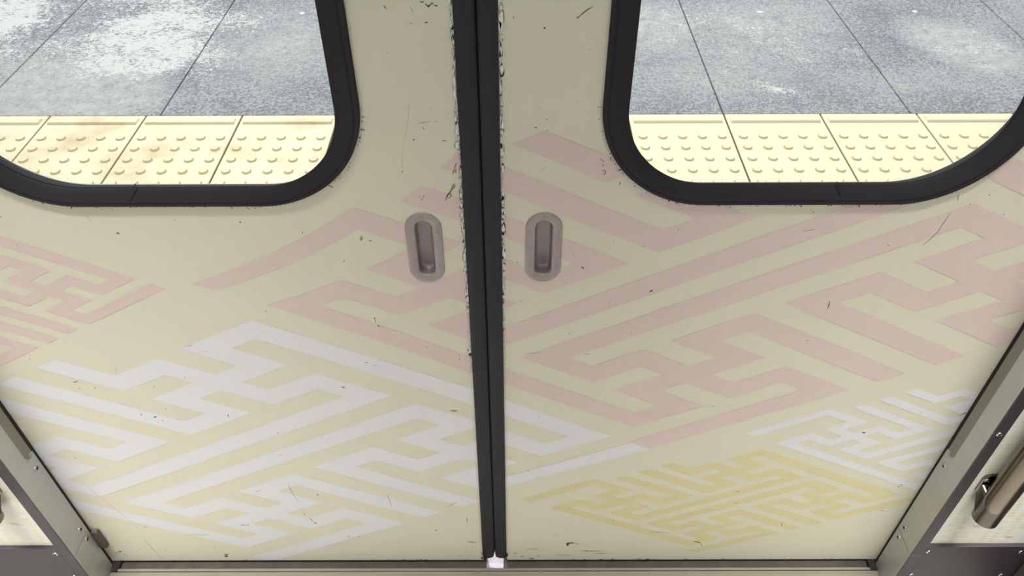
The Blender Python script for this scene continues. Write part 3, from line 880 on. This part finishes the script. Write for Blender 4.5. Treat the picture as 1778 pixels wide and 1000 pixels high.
# ------------------------------------------------------------------ grab bars
def grab_bar(side):
    s = -1 if side == 'left' else 1
    bx, by, bz = (0.6800 if s > 0 else -0.7560), -0.0755, 0.2600
    R = 0.0178
    root = empty('grab_bar', (bx, by, bz))
    bm = bmesh.new()
    n = 40; rings = []
    for zz, rr_, sl in ((0.006, R*0.80, 1), (0.0, R, 1), (0.05, R, 0), (1.35, R, 0), (1.353, R*0.8, 0)):
        rings.append([(rr_*math.cos(2*math.pi*k/n), rr_*math.sin(2*math.pi*k/n), zz+(0.0 if not sl else -0.010*math.sin(2*math.pi*k/n)*0)) for k in range(n)])
    rr = loft(bm, rings)
    bm.faces.new(rr[-1][::-1])
    # closed foot
    bm.faces.new(rr[0])
    bmesh.ops.recalc_face_normals(bm, faces=bm.faces[:])
    obj('tube', bm, M_TUBE, root, smooth=True)
    yw = WALLY-by-0.0003      # wall face in local y
    for zc in (0.006, 1.30):
        # wall plate with rounded corners
        bm = bmesh.new()
        pl = rrect(-0.0205, 0.0235, zc+0.026, zc+0.070, 0.010, 8)
        loft(bm, [[(x, yw, z) for x, z in pl], [(x, yw-0.0035, z) for x, z in pl],
                  [(x*0.95, yw-0.0045, zc+0.048+(z-zc-0.048)*0.95) for x, z in pl]], closed_end=True)
        br = obj('bracket', bm, M_TUBE, root, smooth=False)
        br['label'] = 'polished wall bracket'
        # hollow arm swept from the plate down to the tube
        bm = bmesh.new()
        secs = []
        for t in (0.0, 0.3, 0.65, 1.0):
            y = (yw-0.003)*(1-t)+0.003*t
            hwl = 0.0195*(1-t)+0.0170*t; hwr = 0.0215*(1-t)+0.0170*t
            z0 = (zc+0.028)*(1-t)+(zc+0.0015-0.006)*t; z1 = (zc+0.050)*(1-t)+(zc+0.044)*t
            secs.append([(x, y, z) for x, z in rrect(-hwl, hwr, z0, z1, 0.005, 6)])
        loft(bm, secs, closed_end=True)
        bmesh.ops.recalc_face_normals(bm, faces=bm.faces[:])
        obj('bracket_arm', bm, M_TUBE, br, smooth=False)
        screw(br, (-0.0155, yw-0.0045, zc+0.0600), (0, -1, 0), 0.0038, 0.4)
        screw(br, (0.0155, yw-0.0045, zc+0.0600), (0, -1, 0), 0.0038, 1.0)
    return root
gb = grab_bar('right'); tag(gb, 'polished steel grab bar by the right door post', 'grab bar')
gb2 = grab_bar('left'); tag(gb2, 'steel grab bar foot showing at the left edge beside the left door post', 'grab bar')

# ------------------------------------------------------------------ sill and floor
root = empty('trim_3', (SEAM, 0, 0))
bm = bmesh.new(); box(bm, XL-SEAM+0.0008, XR-SEAM-0.0008, -0.0140, 0.0300, -0.030, -0.0075)
obj('channel', bm, M_CHANNEL, root)
bm = bmesh.new(); box(bm, XL-SEAM-0.03, XR-SEAM+0.03, 0.0300, 0.150, -0.05, -0.0015)
obj('outer_step', bm, M_SILL, root)
bm = bmesh.new(); box(bm, XL-SEAM+0.0004, XR-SEAM-0.0004, -0.0190, -0.0140, -0.03, -0.0005, 0.0006, 1)
obj('channel_lip', bm, M_SILL, root)
bm = bmesh.new(); box(bm, XL-SEAM+0.0004, XR-SEAM-0.0004, -0.0203, -0.0190, -0.03, -0.0030)
obj('lip_groove', bm, M_DARK, root)
bm = bmesh.new(); box(bm, XL-SEAM+0.0004, XR-SEAM-0.0004, -0.120, -0.0203, -0.03, -0.0004, 0.0005, 1)
obj('sill_plate', bm, M_SILL, root)
bm = bmesh.new(); box(bm, -0.0150, 0.0150, -0.0138, 0.0298, -0.0078, -0.0066, 0.0004, 1)  # added pad, imitates the light leaking in at the foot of the seam
o = obj('light_leak_pad', bm, M_LEAK_PAD, root); o['label'] = 'bright pad added for the light leak under the meeting edges'
# end blocks of the channel, extended to shut out stray light
for s, X in ((-1, XL), (1, XR)):
    x0, x1 = sorted((X-SEAM+s*0.012, X-SEAM-s*0.012))
    bm = bmesh.new(); box(bm, x0, x1, -0.0190, 0.0295, -0.0078, 0.0006, 0.0008, 1)
    obj('channel_end_block', bm, M_DARK, root)
tag(root, 'worn metal sill with a dirty guide channel under the doors', 'door sill', kind='structure')

bm = bmesh.new(); box(bm, -2.6, 2.6, -2.75, -0.1205, -0.06, -0.001)
box(bm, -2.6, XL-0.02, -0.1205, -0.055, -0.06, -0.0130); box(bm, XR+0.02, 2.6, -0.1205, -0.055, -0.06, -0.0130)
tag(obj('floor', bm, M_FLOOR), 'grey vinyl floor of the carriage', 'floor', kind='structure')
bm = bmesh.new(); box(bm, -2.6, 2.6, -2.75, 0.10, CEIL, CEIL+0.06)
tag(obj('ceiling', bm, M_CEIL), 'white carriage ceiling', 'ceiling', kind='structure')
bm = bmesh.new(); box(bm, -2.6, 2.6, -2.80, -2.75, -0.06, 0.38); box(bm, -2.6, 2.6, -2.80, -2.75, 1.85, CEIL+0.06)
for xx in (-2.5, -0.95, 0.95, 2.5): box(bm, xx-0.1, xx+0.1, -2.80, -2.75, 0.37, 1.86)  # openings made low and tall to bring more light onto the doors
tag(obj('wall_back', bm, M_LINING), 'cream far side wall of the carriage with openings enlarged for light', 'wall', kind='structure')
for nm, x0, x1 in (('wall_end_left', -2.66, -2.6), ('wall_end_right', 2.6, 2.66)):
    bm = bmesh.new(); box(bm, x0, x1, -2.75, 0.127, -0.06, CEIL+0.06)
    tag(obj(nm, bm, M_LINING), 'cream end wall at the %s of the carriage' % nm.split('_')[-1], 'wall', kind='structure')
for i, (x, y, L) in enumerate(LAMPS):
    bm = bmesh.new(); box(bm, x-L/2, x+L/2, y-0.07, y+0.07, CEIL-0.045, CEIL-0.001, 0.008)
    where = ('over the middle of the doors', 'above the left wall panel', 'above the right wall panel')[0 if x == 0 else (1 if x < 0 else 2)]
    row = 'front' if y > -1.5 else 'rear'
    tag(obj('added_ceiling_light', bm, M_LAMP_GLOW), 'long %s added ceiling light %s' % (row, where), 'light', 'added ceiling lights of the carriage')  # glowing boxes for the added lamps

# ------------------------------------------------------------------ platform
PZ = 0.0027
def asphalt_mat():
    M = bpy.data.materials.new('grey_paving'); M.use_nodes = True
    nt = M.node_tree; b = nt.nodes['Principled BSDF']; b.inputs['Roughness'].default_value = 0.9
    N = nt.nodes.new; Lk = nt.links.new
    def mth(op, a, b_=None, clamp=False):
        n = N('ShaderNodeMath'); n.operation = op; n.use_clamp = clamp
        for k, v in enumerate((a, b_)):
            if v is None: continue
            if isinstance(v, (int, float)): n.inputs[k].default_value = v
            else: Lk(v, n.inputs[k])
        return n.outputs[0]
    geo = N('ShaderNodeNewGeometry'); pos = geo.outputs['Position']
    sp = N('ShaderNodeSeparateXYZ'); Lk(pos, sp.inputs[0])
    def noise(scale, detail=4, rough=0.6, stretch=(1, 1, 1)):
        mp = N('ShaderNodeMapping'); mp.inputs['Scale'].default_value = stretch; Lk(pos, mp.inputs[0])
        n = N('ShaderNodeTexNoise'); n.inputs['Scale'].default_value = scale; n.inputs['Detail'].default_value = detail
        n.inputs['Roughness'].default_value = rough; Lk(mp.outputs[0], n.inputs['Vector']); return n.outputs['Fac']
    grain = noise(170, 3, 0.7); mid = noise(24, 5, 0.65); big = noise(3.2, 3, 0.5)
    # base
    base = N('ShaderNodeMixRGB'); base.inputs[1].default_value = (0.19, 0.21, 0.25, 1); base.inputs[2].default_value = (0.47, 0.48, 0.48, 1)
    g1 = mth('ADD', mth('MULTIPLY', mth('SUBTRACT', grain, 0.5), 5.0), 0.45)
    g1 = mth('ADD', g1, mth('MULTIPLY', mth('SUBTRACT', noise(75, 4, 0.7), 0.5), 3.2))
    g2 = mth('ADD', g1, mth('MULTIPLY', mth('SUBTRACT', big, 0.5), 1.5))
    Lk(mth('MAXIMUM', mth('MINIMUM', g2, 1.0), 0.0), base.inputs[0])
    # ellipses of pale patches: (cx, cy, rx, ry, strength)
    def ell(cx, cy, rx, ry, amp, rot=0.0, soft=1.0):
        c_, s_ = math.cos(rot), math.sin(rot)
        dx = mth('SUBTRACT', sp.outputs['X'], cx); dy = mth('SUBTRACT', sp.outputs['Y'], cy)
        a = mth('DIVIDE', mth('ADD', mth('MULTIPLY', dx, c_), mth('MULTIPLY', dy, s_)), rx)
        b_ = mth('DIVIDE', mth('SUBTRACT', mth('MULTIPLY', dy, c_), mth('MULTIPLY', dx, s_)), ry)
        d = mth('SQRT', mth('ADD', mth('MULTIPLY', a, a), mth('MULTIPLY', b_, b_)))
        return mth('MULTIPLY', mth('MAXIMUM', mth('SUBTRACT', 1.0, mth('DIVIDE', d, soft)), 0.0), amp)
    def addall(L):
        o = L[0]
        for q in L[1:]: o = mth('ADD', o, q)
        return o
    hard = addall([ell(*e) for e in HARD])
    smooth_ = addall([ell(*e) for e in SOFT])
    streak = noise(26, 8, 0.85, (0.8, 0.6, 1))
    hm = mth('SUBTRACT', mth('ADD', mth('MINIMUM', hard, 2.3), mth('MULTIPLY', mth('SUBTRACT', streak, 0.5), 6.0)), 1.25)
    hm = mth('ADD', hm, mth('MULTIPLY', mth('SUBTRACT', noise(6.5, 3, 0.6), 0.5), 3.0))
    hm = mth('ADD', hm, mth('ADD', mth('MULTIPLY', mth('SUBTRACT', grain, 0.5), 4.5), mth('MULTIPLY', mth('SUBTRACT', noise(90, 3, 0.7, (0.6, 1, 1)), 0.5), 5.0)))
    hm = mth('MULTIPLY', mth('MULTIPLY', mth('MAXIMUM', mth('MINIMUM', mth('MULTIPLY', hm, 1.4), 1.0), 0.0), mth('MINIMUM', mth('MULTIPLY', hard, 6.0), 1.0)), 1.0)
    m1 = N('ShaderNodeMixRGB'); Lk(base.outputs[0], m1.inputs[1]); m1.inputs[2].default_value = (0.72, 0.73, 0.70, 1)
    smm = mth('MULTIPLY', mth('MINIMUM', smooth_, 1.0), mth('ADD', 0.55, mth('MULTIPLY', mth('SUBTRACT', mid, 0.5), 1.8)))
    m0 = N('ShaderNodeMixRGB'); Lk(base.outputs[0], m0.inputs[1]); m0.inputs[2].default_value = (0.60, 0.61, 0.58, 1); Lk(mth('MAXIMUM', mth('MINIMUM', smm, 1.0), 0.0), m0.inputs[0])
    Lk(m0.outputs[0], m1.inputs[1]); Lk(hm, m1.inputs[0])
    Lk(m1.outputs[0], b.inputs['Base Color'])
    bp = N('ShaderNodeBump'); bp.inputs['Strength'].default_value = 0.6; bp.inputs['Distance'].default_value = 0.002
    Lk(grain, bp.inputs['Height']); Lk(bp.outputs[0], b.inputs['Normal'])
    return M
# pale patches on the slabs: x, y, rx, ry, strength, rotation
HARD = [(-1.44, 2.00, 0.36, 0.34, 2.2), (-1.22, 1.88, 0.34, 0.22, 2.1), (-1.22, 2.20, 0.40, 0.30, 1.9), (-2.00, 2.08, 0.40, 0.46, 2.3), (-1.98, 2.35, 0.34, 0.34, 1.7),
        (-1.45, 2.42, 0.36, 0.30, 1.5), (0.95, 2.12, 0.40, 0.42, 0.95), (0.52, 2.25, 0.26, 0.34, 1.25), (1.62, 2.02, 0.20, 0.30, 1.35, 0.5), (0.86, 1.68, 0.14, 0.06, 2.0, -0.5), (0.74, 1.80, 0.08, 0.05, 1.2)]
SOFT = [(-1.52, 1.72, 0.42, 0.30, 1.6), (-1.36, 1.62, 0.30, 0.22, 1.5), (-1.75, 1.58, 0.30, 0.16, 1.2), (0.50, 2.20, 0.24, 0.34, 1.4), (0.56, 1.8, 0.3, 0.3, 0.6),
        (0.95, 2.15, 0.45, 0.4, 0.9), (0.85, 1.75, 0.3, 0.2, 0.6), (1.60, 2.02, 0.20, 0.26, 1.9, 0.5), (1.70, 1.88, 0.22, 0.14, 1.1, 0.5), (-0.85, 2.0, 0.34, 0.4, 0.9), (2.1, 2.2, 0.3, 0.3, 0.8), (1.3, 1.7, 0.4, 0.16, 0.4)]
M_PAVE = asphalt_mat()

def tile_mat():
    M = bpy.data.materials.new('yellow_tactile'); M.use_nodes = True
    nt = M.node_tree; b = nt.nodes['Principled BSDF']; b.inputs['Roughness'].default_value = 0.55
    N = nt.nodes.new; Lk = nt.links.new
    geo = N('ShaderNodeNewGeometry'); pos = geo.outputs['Position']
    n = N('ShaderNodeTexNoise'); n.inputs['Scale'].default_value = 5.0; n.inputs['Detail'].default_value = 6; n.inputs['Roughness'].default_value = 0.65
    Lk(pos, n.inputs['Vector'])
    sp = N('ShaderNodeSeparateXYZ'); Lk(pos, sp.inputs[0])
    # the left tiles are browner than the right ones
    side = N('ShaderNodeMapRange'); side.inputs[1].default_value = -0.4; side.inputs[2].default_value = 0.4; side.inputs[3].default_value = 0.15; side.inputs[4].default_value = -0.07
    Lk(sp.outputs['X'], side.inputs[0])
    ad = N('ShaderNodeMath'); ad.operation = 'ADD'; Lk(n.outputs['Fac'], ad.inputs[0]); Lk(side.outputs[0], ad.inputs[1])
    cr = N('ShaderNodeValToRGB'); e = cr.color_ramp.elements
    e[0].position = 0.56; e[0].color = (0.92, 0.88, 0.60, 1)
    e[1].position = 0.86; e[1].color = (0.74, 0.55, 0.30, 1)
    q = e.new(0.68); q.color = (0.90, 0.82, 0.55, 1)
    Lk(ad.outputs[0], cr.inputs[0])
    Lk(cr.outputs[0], b.inputs['Base Color'])
    return M
M_TILE = tile_mat()
M_GRIME = mat('grimy_yellow_rim', lin((214, 196, 150)), 0.8, noise=(9, 0.35, ONE))
M_TILE_SIDE = mat('tile_joint_dirt', lin((84, 74, 42)), 0.9)

# slabs
SX = [-2.905, -2.31, -1.715, -1.1165, -0.520, 0.075, 0.667, 1.260, 1.870, 2.465]
slab_labels = ['grey paving slab at the far left beyond the patchy ones', 'grey slab behind the left window, farthest left, with white patches',
  'grey slab behind the left window with the largest white patch', 'plain grey slab with a white plug, right part of the left window',
  'grey slab standing behind the closing edge of the left door', 'grey slab, leftmost through the right window, without a plug',
  'grey slab with white plug and a pale mark, behind the right window', 'grey slab with white plug beside a pale diagonal cloud, right window',
  'grey slab in the top right corner of the right window']
slabs = []
for i in range(len(SX)-1):
    x0, x1 = SX[i]+0.0022, SX[i+1]-0.0022
    bm = bmesh.new(); box(bm, x0, x1, 1.5105, 3.052, PZ-0.06, PZ, 0.0025, 2)
    cx, cy = (x0+x1)/2, 2.28
    bmesh.ops.translate(bm, vec=(-cx, -cy, 0), verts=bm.verts[:])
    o = obj('paving_slab', bm, M_PAVE, None, loc=(cx, cy, 0))
    tag(o, slab_labels[i], 'paving slab', 'grey slabs of the platform')
    if i in (3, 6, 7):
        bm = bmesh.new(); cyl(bm, (0, 0, PZ-0.004), (0, 0, PZ+0.0016), 0.0105, 24, 0.0095)
        p = obj('plug', bm, M_PLUG, o, smooth=False); p['label'] = 'round white plug'
# slab behind, further onto the platform, and joints
bm = bmesh.new(); box(bm, -2.905, 2.465, 1.5105, 3.052, PZ-0.07, PZ-0.010); box(bm, -2.905, 2.465, 3.056, 6.0, PZ-0.06, PZ)
box(bm, -2.905, 2.465, 1.5, 6.0, -1.1, PZ-0.07)
tag(obj('platform_bed', bm, mat('dark_joint_bed', lin((70, 72, 78)), 0.9)), 'dark bed under the slabs', 'platform', kind='structure')

# tactile tiles
TX0, TP = -1.1585, 0.3043
tile_info = {-4: 'pale yellow tactile tile left of the left window corner', -2: 'pale yellow tactile tile, cut off by the left window corner', -1: 'yellow tactile tile second from left, lightly stained at its edges',
   0: 'brown-stained yellow tactile tile in the middle of the left window', 1: 'yellow tactile tile at the right end of the left window',
   2: 'yellow tactile tile behind the inner edge of the left door', 3: 'yellow tactile tile right behind the meeting edges of the doors', 4: 'yellow tactile tile between the two windows, right of the seam',
   5: 'clean pale yellow tactile tile, leftmost in the right window', 6: 'pale yellow tactile tile, second from left in the right window', 7: 'pale yellow tactile tile, second from right, one brown-ringed stud',
   8: 'pale yellow tactile tile, rightmost in the right window', -3: 'yellow tactile tile hidden behind the left post', 9: 'yellow tactile tile behind the right door post'}
bm = bmesh.new(); box(bm, -0.1494, 0.1494, -0.400+0.0015, -0.0015, -0.03, 0.0, 0.002, 2)
t_me = bpy.data.meshes.new('tile_base'); bm.to_mesh(t_me); bm.free(); t_me.materials.append(M_TILE)
bm = bmesh.new()
vs = box(bm, -0.140, 0.140, -0.056, -0.024, -0.001, 0.0065)
for v in bm.verts:
    if v.co.z > 0: v.co.y = -0.038+(v.co.y+0.038)*0.8; v.co.x *= 0.98
bmesh.ops.bevel(bm, geom=bm.edges[:], offset=0.0012, segments=2, affect='EDGES')
b_me = bpy.data.meshes.new('edge_bar'); bm.to_mesh(b_me); bm.free(); b_me.materials.append(M_TILE)
bm = bmesh.new()
n = 20
loft(bm, [[(Rr*math.cos(2*math.pi*k/n), Rr*math.sin(2*math.pi*k/n), z) for k in range(n)] for Rr, z in ((0.0142, -0.0005), (0.0142, 0.0006), (0.0105, 0.0046), (0.0092, 0.0050))], closed_end=True)
bmesh.ops.recalc_face_normals(bm, faces=bm.faces[:])
s_me = bpy.data.meshes.new('stud'); bm.to_mesh(s_me); bm.free(); s_me.materials.append(M_TILE); s_me.materials.append(M_GRIME)
for p in s_me.polygons:
    if p.normal.z < 0.75: p.material_index = 1
first = None
for i in range(-4, 10):
    cx = TX0+TP*(i+0.5)
    root = empty('tactile_tile', (cx, 1.5085, PZ+0.0008))
    tag(root, tile_info[i], 'tactile tile', 'yellow tactile tiles along the platform edge')
    for nm, me in (('tile_base', t_me), ('edge_bar', b_me)):
        o = bpy.data.objects.new(nm, me); COL.objects.link(o); o.parent = root
    for ri in range(5):
        for ci in range(5):
            o = bpy.data.objects.new('stud', s_me); COL.objects.link(o); o.parent = root
            o.location = (-0.120+0.06*ci, -0.136-0.06*ri, 0)
bm = bmesh.new(); box(bm, -2.905, 2.465, 0.22, 1.1055, -0.25, PZ-0.0125); box(bm, -2.905, 2.465, 0.22, 1.1055, -0.03, PZ-0.0005)
box(bm, -2.905, 2.465, 0.24, 1.5, -1.1, -0.25)
bm2 = bmesh.new(); box(bm2, -2.905, 2.465, 1.106, 1.510, -0.24, PZ-0.0045)
tag(obj('tile_bedding', bm2, M_TILE_SIDE), 'dirty bedding in the joints between the tactile tiles', 'platform', kind='structure')
tag(obj('platform_coping', bm, M_CONC), 'concrete edge of the platform beside the train', 'platform', kind='structure')
